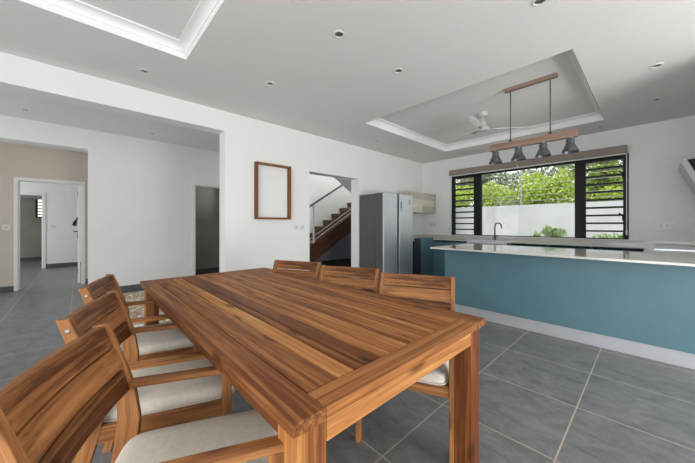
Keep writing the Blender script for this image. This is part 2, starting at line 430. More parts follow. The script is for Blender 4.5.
# doors: frames and the open leaf
def door_frame(name, X, y0, y1, zt, wd=0.06, th=0.015, back=0.15, right=True):
    r = thing(name, None, None, (X, (y0+y1)/2, 0)); r['kind'] = 'structure'
    m = MB()
    m.box(X, X+th, y0-wd, y0, 0, zt+wd)
    if right: m.box(X, X+th, y1, y1+wd, 0, zt+wd)
    m.box(X, X+th, y0, y1, zt, zt+wd)
    m.box(X-back, X, y0, y0+0.012, 0, zt); m.box(X-back, X, y1-0.012, y1, 0, zt); m.box(X-back, X, y0+.012, y1-.012, zt-0.012, zt)
    m.build('door_frame', M['white'], r, bevel=0.003)
    return r
d1 = door_frame('door_1', XD, -0.835, 0.03, 2.05, wd=0.05)
leaf = MB(); leaf.box(XD-0.15-0.80, XD-0.15, -0.035, 0.005, 0.01, 2.02); leaf = leaf.build('door_leaf', M['white'], d1, bevel=0.002)
for z in (0.25, 1.0, 1.86):
    h = MB(); h.box(XD-0.158, XD-0.142, -0.040, -0.034, z-0.05, z+0.05); h.build('hinge', M['dgrey'], leaf)
hd = MB(); hx = XD-0.88
hd.box(hx-0.02, hx+0.02, -0.041, -0.035, 1.02, 1.10)
hd.tube([(hx, -0.036, 1.07), (hx, -0.095, 1.07)], 0.011); hd.tube([(hx, -0.09, 1.07), (hx+0.13, -0.10, 1.07)], 0.010)
hd.box(hx-0.02, hx+0.02, -0.045, -0.035, 0.91, 0.98)
hd.build('door_handle', M['black'], leaf)
door_frame('door_2', XC, 1.753, 2.55, 2.05, back=0.2)
door_frame('door_3', XR, -1.65, -0.765, 2.04, wd=0.065)
# louvred window of the far bathroom
r = thing('window_2', None, None, (XT, -0.8, 1.46)); r['kind'] = 'structure'
m = MB(); m.box(XT-.06,XT+.01,-1.10,-1.05,1.46,2.2); m.box(XT-.06,XT+.01,-.65,-.60,1.46,2.2); m.box(XT-.06,XT+.01,-1.05,-.65,1.46,1.50); m.box(XT-.06,XT+.01,-1.05,-.65,2.16,2.2)
m.build('window_frame', M['black'], r)
for k in range(6):
    z = 1.57+k*0.105
    m = MB(); m.box(XT-.06,XT,-1.05,-.65,z-.016,z+.016); m.build('louvre_blade', M['black'], r)

# dark hook hanging by the door handle, on the bedroom wall
hk = thing('wall_hook', 'small dark diagonal coat hook on the white wall of the room beyond the corridor door', 'hook', (XR, -0.08, 1.3))
E_ = MB()
E_.tube([(XR+0.025, -0.055, 1.43), (XR+0.03, -0.095, 1.32), (XR+0.03, -0.14, 1.20)], [0.016, 0.022, 0.036]); E_.build('hook_arm', M['black'], hk)
E_ = MB(); E_.box(XR, XR+0.012, -0.15, -0.085, 1.20, 1.32); E_.build('hook_plate', M['dgrey'], hk)

# ------------------------------------------------------------------ kitchen window
wr = thing('window_1', None, None, ((WX0+WX1)/2, YB+0.1, WZ0)); wr['kind'] = 'structure'
FY0, FY1 = YB+0.04, YB+0.11
m = MB()
m.box(WX0,WX1,FY0,FY1,WZ1-0.05,WZ1); m.box(WX0,WX1,FY0,FY1,WZ0,WZ0+0.014)
m.box(WX0,WX0+0.06,FY0,FY1,WZ0+.014,WZ1-.05); m.box(WX1-0.065,WX1,FY0,FY1,WZ0+.014,WZ1-.05)
m.box(-2.595,-2.44,FY0,FY1,WZ0+.014,WZ1-.05); m.box(-0.895,-0.752,FY0,FY1,WZ0+.014,WZ1-.05)
m.build('window_frame', M['black'], wr, bevel=0.004)
m = MB(); m.box(-2.44,-0.895,YB+.07,YB+.076,WZ0+.014,WZ1-.05); m.build('window_pane', M['glass'], wr)
m = MB(); m.box(WX0,WX1,YB,YB+0.2,WZ0-0.004,WZ0); m.build('window_sill', M['white'], wr)
def louvres(x0, x1):
    for k in range(10):
        z = 1.117+k*0.1262
        T = Matrix.Translation((0, YB+0.10, z)) @ Matrix.Rotation(R(-3), 4, 'X')
        b = MB(); b.box(x0, x1, -0.05, 0.05, -0.012, 0.012, mat=T); b.build('louvre_blade', M['black'], wr)
louvres(WX0+0.06, -2.595); louvres(-0.752, WX1-0.065)
for (x, z, sg) in ((WX0+0.05, 1.33, 1), (WX0+0.05, 1.98, 1), (WX1-0.06, 1.33, -1), (WX1-0.06, 1.98, -1)):
    b = MB(); b.box(x-0.015, x+0.015, FY0-0.02, FY0, z-0.05, z+0.05)
    b.tube([(x, FY0-0.02, z), (x-0.0*sg, FY0-0.05, z+0.02), (x-0.05*abs(sg)*(1 if sg < 0 else -0.4), FY0-0.06, z+0.07)], 0.010); b.build('louvre_lever', M['black'], wr)

# roller blind cassette with pull chain
bl = thing('roller_blind', 'long taupe roller blind cassette rolled up above the black framed kitchen window', 'blind', (-1.67, YB-0.06, 2.30))
m = MB(); m.box(-3.08, -0.255, YB-0.10, YB, 2.305, 2.42); m.build('blind_cassette', M['blind'], bl, bevel=0.012)
m = MB(); m.box(-3.06, -0.275, YB-0.06, YB-0.045, 2.285, 2.306); m.build('bottom_rail', M['plate'], bl)
m = MB(); m.tube([(-0.262, YB-0.05, 2.30), (-0.262, YB-0.05, 1.14)], 0.006, 8); m.lathe([(0.004,0),(0.012,0.02),(0.012,0.07),(0.004,0.09)], (-0.262, YB-0.05, 1.06), 10)
m.build('pull_chain', M['plate'], bl)
m = MB(); m.tube([(-1.72, YB-0.11, 2.325), (-1.72, YB-0.11, 2.27)], 0.011, 8); m.build('pull_tab', M['plate'], bl)

# ------------------------------------------------------------------ worktop and kitchen units
ZW0, ZW1 = 0.90, 0.92
wt = thing('worktop', 'pale polished stone worktop running in a U around the kitchen over the teal units', 'worktop', (-1.6, 5.0, ZW0))
m = MB()
SX0, SX1, SY0, SY1 = -2.50, -1.76, 5.55, 5.92
m.box(XA, -3.18, 4.765, 5.45, ZW0, ZW1)
m.box(XA, SX0, 5.45, YB, ZW0, ZW1); m.box(SX1, 0.56, 5.45, YB, ZW0, ZW1)
m.box(SX0, SX1, 5.45, SY0, ZW0, ZW1); m.box(SX0, SX1, SY1, YB, ZW0, ZW1)
m.box(-0.066, 0.56, 4.52, 5.45, ZW0, ZW1)
m.box(-2.03, 0.56, 3.805, 4.52, ZW0, ZW1); m.box(-2.03, 0.56, 3.42, 3.8, ZW0, ZW1); m.box(-2.03, 0.555, 3.8, 3.805, ZW0, ZW1)
m.build('worktop_slab', M['quartz'], wt)
m = MB(); m.box(XA+0.02, 0.56, YB-0.02, YB, ZW1, 0.986); m.box(XA, XA+0.02, 4.765, YB, ZW1, 0.986); m.box(0.54, 0.56, 4.0, YB-.02, ZW1, 0.986)
m.build('upstand', M['quartz'], wt)

def unit(name, label, x0, x1, y0, y1, face, doors=1, dark_filler=None, group=None):
    # open-topped carcass; face '-y', '+x' or '-x'
    r = thing(name, label, 'kitchen cabinet', ((x0+x1)/2, (y0+y1)/2, 0), group=group)
    b = MB(); z0, z1 = 0.13, 0.895; t = 0.018
    b.box(x0,x1,y0,y1,z0,z0+t); 
    if face == '-y':
        b.box(x0,x0+t,y0+.02,y1,z0+t,z1); b.box(x1-t,x1,y0+.02,y1,z0+t,z1); b.box(x0+t,x1-t,y1-t,y1,z0+t,z1)
    elif face == '+x':
        b.box(x0,x1-.02,y0,y0+t,z0+t,z1); b.box(x0,x1-.02,y1-t,y1,z0+t,z1); b.box(x0,x0+t,y0+t,y1-t,z0+t,z1)
    else:
        b.box(x0+.02,x1,y0,y0+t,z0+t,z1); b.box(x0+.02,x1,y1-t,y1,z0+t,z1); b.box(x1-t,x1,y0+t,y1-t,z0+t,z1)
    b.build('cabinet_body', M['teal'], r)
    p = MB()
    if face == '-y': p.box(x0,x1,y0+.05,y0+.065,0,z0)
    elif face == '+x': p.box(x1-.065,x1-.05,y0,y1,0,z0)
    else: p.box(x0+.05,x0+.065,y0,y1,0,z0)
    p.build('plinth', M['alu'], r)
    for k in range(doors):
        d = MB(); h = MB(); g = 0.002
        if face == '-y':
            a = x0+(x1-x0)*k/doors+g; e = x0+(x1-x0)*(k+1)/doors-g
            d.box(a,e,y0,y0+.018,z0+g,0.865); h.box((a+e)/2-.06,(a+e)/2+.06,y0-.012,y0,0.85,0.862)
        elif face == '+x':
            a = y0+(y1-y0)*k/doors+g; e = y0+(y1-y0)*(k+1)/doors-g
            d.box(x1-.018,x1,a,e,z0+g,0.893); h.box(x1+.04,x1+.05,(a+e)/2-.05,(a+e)/2+.05,0.86,0.87)
        else:
            a = y0+(y1-y0)*k/doors+g; e = y0+(y1-y0)*(k+1)/doors-g
            d.box(x0,x0+.018,a,e,z0+g,0.865); h.box(x0-.012,x0,(a+e)/2-.06,(a+e)/2+.06,0.85,0.862)
        dd = d.build('cabinet_door', M['teal'], r, bevel=0.0015)
        h.build('handle', M['navy'], dd)
    return r
u = unit('base_cabinet', 'teal base cabinet with dark strip for the shaded gap standing beside the steel fridge', XA+.001, -3.20, 4.97, 5.468, '+x')
m = MB(); m.box(-3.179, -3.161, 4.97, 5.449, 0.13, 0.955); m.build('raised_front', M['teal'], u, bevel=0.001)
m = MB(); m.box(-3.179, -3.161, 4.775, 4.968, 0.0, 0.955); m.build('shade_strip', M['navy'], u)['label'] = 'near-black strip standing for shade'  # near-black sheet stands for the shaded gap beside the fridge
names = ['teal base cabinet under the window, in the corner nearest the fridge', 'teal sink cabinet under the black tap at the kitchen window',
         'teal base cabinet under the window, just right of the tap', 'teal base cabinet under the middle of the wide window pane',
         'teal base cabinet at the right end of the row under the window']
xs = [-3.198, -2.56, -1.70, -1.15, -0.61, -0.068]
for i in range(5):
    unit('base_cabinet', names[i], xs[i]+.001, xs[i+1]-.001, 5.472, YB-.001, '-y', 2 if i == 1 else 1)
unit('base_cabinet', 'teal base cabinet under the black cooktop', -0.045, 0.555, 4.86, 5.468, '-x', 1)

pn = thing('kitchen_peninsula', 'long teal breakfast peninsula with aluminium plinth facing the dining table', 'kitchen island', (-0.7, 4.15, 0))
m = MB(); m.box(-2.005, 0.55, 3.765, 3.785, 0.132, 0.899); m.build('back_panel', M['teal'], pn)
m = MB(); m.box(-2.005, -1.985, 3.786, 4.50, 0.132, 0.899); m.build('end_panel', M['teal'], pn)
m = MB(); m.box(-2.0, 0.55, 3.775, 3.79, 0.0, 0.131); m.box(-2.0,-1.985,3.79,4.45,0,.131); m.build('plinth', M['alu'], pn)['label'] = 'brushed aluminium plinth'
m = MB(); m.box(-1.984, 0.55, 4.482, 4.50, 0.132, 0.899); m.build('front_panel', M['teal'], pn)

# sink and tap
sk = thing('kitchen_sink', 'inset stainless steel sink bowl in the worktop below the window', 'sink', (-2.13, 5.73, 0.74))
m = MB(); a0,a1,b0,b1 = SX0+.004,SX1-.004,SY0+.004,SY1-.004; t = .004
m.box(a0,a1,b0,b1,0.74,0.744); m.box(a0,a0+t,b0,b1,0.744,0.915); m.box(a1-t,a1,b0,b1,0.744,0.915); m.box(a0+t,a1-t,b0,b0+t,0.744,0.915); m.box(a0+t,a1-t,b1-t,b1,0.744,0.915)
m.build('bowl', M['steel'], sk)
m = MB(); q = .018
m.box(SX0-q,SX1+q,SY0-q,SY0+.008,ZW1,ZW1+.003); m.box(SX0-q,SX1+q,SY1-.008,SY1+q,ZW1,ZW1+.003); m.box(SX0-q,SX0+.008,SY0+.008,SY1-.008,ZW1,ZW1+.003); m.box(SX1-.008,SX1+q,SY0+.008,SY1-.008,ZW1,ZW1+.003)
m.build('rim', M['steel'], sk)
fx, fy = -2.125, 5.985
tp = thing('kitchen_tap', 'dark gooseneck mixer tap standing on the worktop in front of the window', 'tap', (fx, fy, ZW1))
m = MB(); m.lathe([(0.028,0),(0.028,0.008),(0.02,0.015),(0.02,0.10),(0.014,0.11)], (fx,fy,ZW1), 18); m.build('tap_base', M['dgrey'], tp, smooth=True)
path = [(fx,fy,ZW1+.10),(fx,fy,ZW1+.26)]
for k in range(1, 10):
    a = math.pi*k/9; path.append((fx+0.068*(1-math.cos(a)), fy-0.02*(1-math.cos(a)), ZW1+.26+0.075*math.sin(a)))
path.append((path[-1][0], path[-1][1], ZW1+.225))
m = MB(); m.tube(path, 0.0125, 12); m.build('spout', M['dgrey'], tp, smooth=True)
m = MB(); m.tube([(fx+.018,fy,ZW1+.07),(fx+.05,fy,ZW1+.08),(fx+.06,fy,ZW1+.12)], 0.007, 8); m.build('lever', M['dgrey'], tp, smooth=True)

# cooktop
ck = thing('cooktop', 'black glass cooktop with steel edge set in the right worktop', 'cooktop', (0.28, 5.40, ZW1))
m = MB(); m.box(0.02, 0.52, 5.09, 5.74, ZW1, ZW1+.010); m.build('steel_edge', M['steel'], ck)
m = MB(); m.box(0.026, 0.514, 5.096, 5.734, ZW1+.010, ZW1+.014); m.build('glass_top', M['blackglass'], ck)
# hood
hd = thing('range_hood', 'slanted range hood with black body on the right kitchen wall', 'range hood', (0.4, 5.3, 1.5))
Yh0, Yh1 = 5.0, 5.6
dx, dz = 0.102, -0.261; L_ = math.hypot(dx, dz); ux, uz = dx/L_, dz/L_; nx, nz = -uz, ux   # slant and its normal into the room's wall side
A = (0.226, 1.929); ln = 0.62
P0 = A; P1 = (A[0]+ux*ln, A[1]+uz*ln); tk = 0.078
P3 = (0.252, 2.004); P2 = (P1[0]+.026, P1[1]+.075)
m = MB(); m.prism([(Yh0, 0)], 0, 0, 0) if False else None
m.v = []; m.f = []; m.m = []; m.g = []; m.t = []
pts = [(p[0], Yh0, p[1]) for p in (P0, P1, P2, P3)]+[(p[0], Yh1, p[1]) for p in (P0, P1, P2, P3)]
m._add(pts, [(0,1,2,3),(7,6,5,4),(0,4,5,1),(1,5,6,2),(2,6,7,3),(3,7,4,0)])
m.build('slanted_panel', paint('grey_hood_panel', (0.40,0.41,0.41), 0.3, 0.02, 4), hd, bevel=0.002)
m = MB(); xx = lambda t: (P3[0]+ux*t, P3[1]+uz*t)
q0, q1 = xx(0.05), xx(0.60)
poly = [(q0[0]+.001, q0[1]), (q1[0]+.001, q1[1]), (0.559, q1[1]), (0.559, q0[1]+0.01)]
pts = [(p[0], Yh0+.005, p[1]) for p in poly]+[(p[0], Yh1-.005, p[1]) for p in poly]
m._add(pts, [(0,1,2,3),(7,6,5,4),(0,4,5,1),(1,5,6,2),(2,6,7,3),(3,7,4,0)])
m.build('hood_body', M['blackmatt'], hd)

# wall cabinet
wc = thing('wall_cabinet', 'whitewashed wood wall cabinet hanging beside the fridge near the window', 'wall cabinet', (-3.64, 5.6, 1.487))
m = MB(); m.box(XA, -3.475, 5.03, 6.065, 1.487, 1.92, ax=1, tone=0.05); m.build('cabinet_body', M['wash'], wc)
for k in range(2):
    a = 5.032+k*0.476
    m = MB()
    for j in range(3):
        m.box(-3.475, -3.457, a, a+0.474, 1.487+.1443*j, 1.487+.1443*(j+1), ax=1)
    m.build('cabinet_door', M['wash'], wc)
m = MB(); m.box(-3.475, -3.46, 5.983, 6.065, 1.487, 1.92, ax=1, tone=-0.25); m.build('shadow_filler_strip', M['wash'], wc)  # darker tone paints the shadow next to the window wall

# fridge
fr = thing('refrigerator', 'tall steel side by side refrigerator standing against the left wall beside the stair doorway', 'refrigerator', (-3.5, 4.3, 0))
FXb, FXd, FXf = XA+.02, -3.40, -3.19
m = MB(); m.box(FXb, FXd, 3.866, 4.734, 0.03, 1.778); m.box(FXb+.05, FXd+.15, 3.88, 4.72, 0.0, 0.03); m.build('body', M['steelside'], fr, bevel=0.004)
ym = 4.275
d = MB(); d.box(FXf-.034, FXf, 3.856, ym-.03, 0.06, 1.79); d.box(FXd+.004, FXf-.0345, 3.860, ym-.034, 0.064, 1.786, mi=1); d.build('freezer_door', [M['steel'], M['steelside']], fr, bevel=0.008, seg=3)
d = MB(); d.box(FXf-.034, FXf, ym+.03, 4.738, 0.06, 1.79); d.box(FXd+.004, FXf-.0345, ym+.034, 4.734, 0.064, 1.786, mi=1); d2 = d.build('fridge_door', [M['steel'], M['steelside']], fr, bevel=0.008, seg=3)
m = MB(); m.box(FXd+.004, FXf-.05, ym-.03, ym+.03, 0.06, 1.785); m.build('handle_recess', M['blackmatt'], fr)
m = MB(); m.box(FXf, FXf+.002, 4.345, 4.373, 1.52, 1.65); m.box(FXf, FXf+.002, 4.347, 4.371, 1.475, 1.495); m.build('display', M['navy'], d2)
m = MB(); m.box(FXf, FXf+.002, 4.60, 4.64, 1.60, 1.70); m.build('badge', M['slot'], d2)

# ------------------------------------------------------------------ dining table
tb = thing('dining_table', 'large rectangular acacia wood dining table with slatted top between six armchairs', 'dining table', (-1.74, 0.92, 0))
TX0, TX1, TY0, TY1 = -2.915, -0.572, 0.364, 1.487
z0, z1 = 0.717, 0.75
random.seed(21)
m = MB()
m.box(TX0, TX1, TY0, 0.461, z0, z1, 0, tone=-0.06); m.box(TX0, TX1, 1.393, TY1, z0, z1, 0, tone=-0.05)
m.box(TX1-0.087, TX1-.001, 0.463, 1.391, z0, z1, 1, tone=0.02); m.box(TX0+.001, TX0+0.088, 0.463, 1.391, z0, z1, 1, tone=-0.02)
edges = [0.463, 0.579, 0.654, 0.700, 0.778, 0.840, 0.892, 0.947, 1.003, 1.06, 1.110, 1.165, 1.221, 1.30, 1.393]
tones = [-0.02, 0.20, -0.15, -0.20, 0.06, 0.02, 0.13, -0.08, 0.08, -0.05, 0.08, 0.0, -0.06, 0.06]
xa, xb = TX0+0.0905, TX1-0.0905
for i in range(len(edges)-1):
    # each slat is finger-jointed from two or three staves
    cut = [random.uniform(xa+.5, xb-.9)] if i in (1, 5, 9) else []
    cs = [xa]+cut+[xb]
    a, b = edges[i]+0.0026, edges[i+1]-0.0026
    for j in range(len(cs)-1):
        m.box(cs[j], cs[j+1], a, b, z0+.004, z1-.001, 0, tone=tones[i]+(0 if j == len(cs)-2 else random.uniform(-.12, .12)))
m.build('table_top', M['acacia'], tb, bevel=0.0025)
m = MB()
m.box(-2.80, -0.69, 0.392, 0.414, 0.652, 0.716, 0); m.box(-2.80, -0.69, 1.436, 1.458, 0.652, 0.716, 0)
m.box(-0.616, -0.594, 0.481, 1.370, 0.640, 0.716, 1, tone=0.18); m.box(-2.892, -2.87, 0.481, 1.370, 0.640, 0.716, 1)
m.box(-1.76, -1.72, 0.415, 1.435, 0.665, 0.715, 1)
m.build('apron', M['acacia'], tb, bevel=0.002)
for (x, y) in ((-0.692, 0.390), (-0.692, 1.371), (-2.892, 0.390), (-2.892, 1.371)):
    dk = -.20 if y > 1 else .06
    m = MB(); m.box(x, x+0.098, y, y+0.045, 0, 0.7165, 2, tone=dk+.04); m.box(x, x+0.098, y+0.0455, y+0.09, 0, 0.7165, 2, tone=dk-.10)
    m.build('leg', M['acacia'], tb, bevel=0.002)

# ------------------------------------------------------------------ armchairs
HW = 0.260      # half outer width
ARM = 0.645
def post_y(z):  # centre line of the back post, local y forward
    pts = [(0.0, -0.020), (0.22, 0.035), (0.42, 0.074), (0.52, 0.084), (0.613, 0.079), (0.70, 0.056), (0.86, 0.0)]
    for (a, b), (c_, d) in zip(pts, pts[1:]):
        if z <= c_: return b+(d-b)*(z-a)/(c_-a)
    return pts[-1][1]
def make_chair(label):
    r = thing('dining_armchair', label, 'chair', (0,0,0), 0, 'acacia armchairs around the dining table', local=True)
    for s in (-1, 1):
        xo, xi = s*HW, s*(HW-0.025)
        m = MB(); secs = []
        for (z, hw) in ((0, .019), (.10, .021), (.22, .025), (.33, .032), (.42, .037), (.50, .035), (.60, .029), (.70, .025), (.80, .023), (.86, .021)):
            y = post_y(z)+(.006 if .3 < z < .6 else 0)
            secs.append([(xo,y-hw,z),(xi,y-hw,z),(xi,y+hw,z),(xo,y+hw,z)])
        lg = m.strip(secs, tone=0.12).build('rear_leg', M['acacia2'], r, bevel=0.003)
        b = MB()
        yb = post_y(.815)
        b.lathe([(0.0085,0),(0.0085,0.002),(0.006,0.004)], (0,0,0), 12)
        b.v = [Vector((xo+s*v.z, yb+v.x, .815+v.y)) for v in b.v]
        b.build('bolt', M['lens'], lg)
        m = MB(); m.box(min(xo,xi), max(xo,xi), 0.552, 0.594, 0, ARM-.021, 2, tone=0.1)
        m.build('front_leg', M['acacia2'], r, bevel=0.003)
        m = MB(); c0 = s*(HW-0.022)
        yb = post_y(ARM-.012)+.022
        m.strip([[(c0-.022,y,ARM-.021+dz),(c0+.022,y,ARM-.021+dz),(c0+.022,y,ARM+dz),(c0-.022,y,ARM+dz)] for (y,dz) in ((yb,.0),(.25,.0),(.45,0.0),(.60,0))], tone=0.14)
        m.build('armrest', M['acacia2'], r, bevel=0.004)
    # three curved slats between the posts
    m = MB()
    tn = (-0.03, 0.12, -0.16)
    for j, (zb, zt) in enumerate(((0.777, 0.856), (0.695, 0.771), (0.613, 0.689))):
        secs = []
        n = 12
        for k in range(n+1):
            x = -(HW-.0255)+2*(HW-.0255)*k/n
            sag = -0.018*(1-(2*k/n-1)**2)
            yt, ybm = post_y(zt)+sag+.004, post_y(zb)+sag+.004
            secs.append([(x,ybm-.011,zb),(x,ybm+.010,zb),(x,yt+.010,zt),(x,yt-.011,zt)])
        p = []; gr = []; fs = [(3,2,1,0), tuple(n*4+i for i in range(4))]
        for k, sc in enumerate(secs):
            for q in sc: p.append(q); gr.append((q[0], q[2], q[1]))
        for k in range(n):
            for i in range(4):
                jj = (i+1) % 4; fs.append((k*4+i, k*4+jj, (k+1)*4+jj, (k+1)*4+i))
        m._add(p, fs, gr, tn[j])
    m.build('backrest', M['acacia2'], r, bevel=0.002)
    m = MB(); w = HW-.0255
    for s in (-1, 1):
        a, b = sorted((s*(HW-.003), s*(HW-.023)))
        m.box(a, b, 0.10, 0.551, 0.355, 0.420, 1, tone=0.08)
    m.box(-w, w, 0.560, 0.582, 0.345, 0.405, 0, tone=0.1); m.box(-w, w, 0.085, 0.107, 0.355, 0.405, 0)
    for k in range(7):
        y = 0.118+k*0.063
        m.box(-(HW-.027), HW-.027, y, y+0.05, 0.388, 0.402, 0)
    m.build('seat_frame', M['acacia2'], r, bevel=0.002)
    return r
def make_cushion(label):
    r = thing('seat_cushion', label, 'cushion', (0,0,0), 0, 'beige cushions on the dining armchairs', local=True)
    # rounded box cushion, local y forward; slightly crowned
    m = MB(); nx, ny = 20, 20; X_ = 0.228; Ya, Yb = 0.092, 0.608; zc = 0.4055
    pts = []; fs = []
    def ring(inset, z, crown=0):
        o = []
        N = 48
        for k in range(N):
            a = 2*math.pi*k/N; ca, sa = math.cos(a), math.sin(a); e = 0.22
            sx = math.copysign(abs(ca)**e, ca); sy = math.copysign(abs(sa)**e, sa)
            o.append((sx*(X_-inset), (Ya+Yb)/2+sy*((Yb-Ya)/2-inset), z))
        return o
    rings = [ring(.03, zc), ring(.008, zc+.006), ring(0, zc+.020), ring(0, zc+.034), ring(.006, zc+.050), ring(.022, zc+.060), ring(.06, zc+.066), ring(.12, zc+.070), ring(.17, zc+.071)]
    N = 48
    for q in rings: pts += q
    for i in range(len(rings)-1):
        for k in range(N):
            j = (k+1) % N; fs.append((i*N+k, i*N+j, (i+1)*N+j, (i+1)*N+k))
    fs.append(tuple(reversed(range(N)))); fs.append(tuple((len(rings)-1)*N+k for k in range(N)))
    m._add(pts, fs)
    c_ = m.build('cushion_body', M['linen'], r, smooth=True, auto=False)
    m = MB(); rg = ring(-.002, zc+.013); m.tube(rg+[rg[0]], 0.004, 6); m.build('piping', M['linenedge'], r, smooth=True)
    return r

# (centre of back top, facing rotation about z, chair words, cushion words)
LZ = lambda a: R(-a)
spots = [
 (-1.137, -0.046, LZ(24), 'acacia armchair closest to the camera, on the left side of the table', 'beige cushion of the armchair closest to the camera'),
 (-1.768, 0.040, LZ(20), 'middle armchair on the left side of the table, its back overlapped by the nearest chair', 'beige cushion of the middle armchair on the left side'),
 (-2.450, 0.085, LZ(16.5), 'farthest armchair on the left side of the table, beside the pebble strip', 'beige cushion of the farthest armchair on the left side'),
 (-1.165, 1.775, R(180+26), 'acacia armchair at the near right of the table, its back to the peninsula', 'beige cushion of the near right armchair, glimpsed under the table end'),
 (-1.770, 1.685, R(180+26), 'middle armchair of the right row, in front of the fridge', 'beige cushion of the middle armchair in the right row'),
 (-2.413, 1.580, R(180+25), 'farthest armchair of the right row, in front of the stair doorway', 'beige cushion of the farthest armchair in the right row'),
]
random.seed(5)
ch0 = make_chair(spots[0][3]); cu0 = make_cushion(spots[0][4])
for i, (x, y, rz, lab, cl) in enumerate(spots):
    if i == 0:
        ch0.location = (x, y, 0); ch0.rotation_euler = (0,0,rz); cu0.location = (x, y, 0); cu0.rotation_euler = (0,0,rz)
    else:
        dup(ch0, (x, y, 0), rz, lab); dup(cu0, (x, y, 0), rz, cl)

# ------------------------------------------------------------------ wall things
pf = thing('picture_frame', 'empty brown wooden box frame hanging on the white wall left of the stair doorway', 'picture frame', (XA, 2.08, 1.30))
D = 0.075; t = 0.026
a0, a1, b0, b1 = 1.780, 2.334, 1.2985, 2.098
for y in (a0, a1-t):
    m = MB(); m.box(XA, XA+D, y, y+t, b0, b1, 2); m.build('side_rail', M['frame'], pf, bevel=0.001)
for z in (b0, b1-t):
    m = MB(); m.box(XA, XA+D, a0+t, a1-t, z, z+t, 1); m.build('cross_rail', M['frame'], pf, bevel=0.001)

def plate(label, cat, X, y0, y1, z0, z1, n, facing='+x', group=None, name='light_switch', sockets=False):
    r = thing(name, label, cat, (X, (y0+y1)/2, z0) if facing == '+x' else ((y0+y1)/2, X, z0), group=group)
    m = MB()
    def bx(mm, a, b, c_, d, t0, t1):
        if facing == '+x': mm.box(X+t0, X+t1, a, b, c_, d)
        else: mm.box(a, b, X-t1, X-t0, c_, d)
    bx(m, y0, y1, z0, z1, 0, .008); m.build('plate', M['plate'], r, bevel=0.002)
    w = (y1-y0)/n
    for k in range(n):
        q = MB(); bx(q, y0+w*k+w*.22, y0+w*(k+1)-w*.22, z0+(z1-z0)*.25, z1-(z1-z0)*.25, .008, .012)
        q.build('socket' if sockets else 'rocker', M['sock'], r)
    return r
plate('white wall switch nearest the wooden frame, left one of the pair by the stair doorway', 'switch', XA, 2.425, 2.510, 1.135, 1.22, 1)
plate('white wall switch nearest the stair doorway, right one of the pair', 'switch', XA, 2.535, 2.620, 1.135, 1.22, 1)
plate('white triple socket plate on the window wall above the worktop right of the window', 'socket', YB, 0.065, 0.225, 1.155, 1.25, 3, '-y', name='wall_socket', sockets=True)
plate('white socket plate on the window wall under the whitewashed cabinet', 'socket', YB, -3.62, -3.44, 1.18, 1.27, 2, '-y', name='wall_socket', sockets=True)
plate('small switch low beside the left edge of the kitchen window', 'switch', YB, -3.15, -3.10, 1.09, 1.17, 1, '-y')
plate('white switch plate on the beige corridor wall left of the door', 'switch', XD, -1.02, -0.93, 1.12, 1.22, 1)
plate('white switch plate on the wall of the room beyond the corridor door', 'switch', XR, -0.62, -0.48, 1.12, 1.22, 1)

# ------------------------------------------------------------------ ceiling things
def downlight(label, x, y, z, first=[None]):
    if first[0] is None:
        r = thing('ceiling_downlight', label, 'downlight', (0,0,0), 0, 'recessed ceiling downlights', local=True)
        m = MB(); m.lathe([(0.033,-0.001),(0.047,-0.0005),(0.047,-0.004),(0.036,-0.007),(0.033,-0.006),(0.033,-0.001)], (0,0,0), 28, closed=False); m.build('trim_ring', M['white'], r, smooth=True)
        m = MB(); m.lathe([(0.033,-0.0008),(0.024,-0.0022),(0.016,-0.003),(0.0,-0.003)], (0,0,0), 24, closed=False); l = m.build('reflector', M['lens'], r, smooth=True)
        m = MB(); m.lathe([(0.0,-0.0034),(0.014,-0.0034),(0.014,-0.006),(0.0,-0.006)], (0.006,0.004,0), 16, closed=False); m.build('lamp', M['dgrey'], r)
        r.location = (x,y,z); first[0] = r
    else: dup(first[0], (x,y,z), label=label)
for (x, y, lab) in (
  (-3.345, 0.450, 'recessed downlight in the ceiling above the wide hall opening'),
  (-2.738, 1.453, 'recessed downlight in the ceiling above the wooden wall frame'),
  (-1.661, 1.467, 'recessed downlight in the middle of the dining ceiling, the largest whole one in view'),
  (-1.664, 2.230, 'recessed downlight halfway between the two tray ceilings'),
  (-3.351, 3.848, 'recessed downlight above the fridge near the left corner of the kitchen tray'),
  (-3.329, 5.003, 'recessed downlight above the whitewashed wall cabinet'),
  (-0.506, 2.216, 'recessed downlight cut by the top edge of the picture'),
  (0.029, 3.910, 'recessed downlight at the right, the nearer one of the two beside the kitchen tray'),
  (0.036, 4.972, 'recessed downlight at the right, the farther one of the two beside the kitchen tray'),
  (-0.536, 5.718, 'recessed downlight right of the pendant lamp above the end of the window'),
  (-2.707, 5.762, 'recessed downlight above the left end of the window')):
    downlight(lab, x, y, HC)
downlight('recessed downlight in the hall ceiling at the far left', -6.0, -0.56, HZ)
downlight('recessed downlight in the hall ceiling near the olive doorway', -6.05, 0.93, HZ)

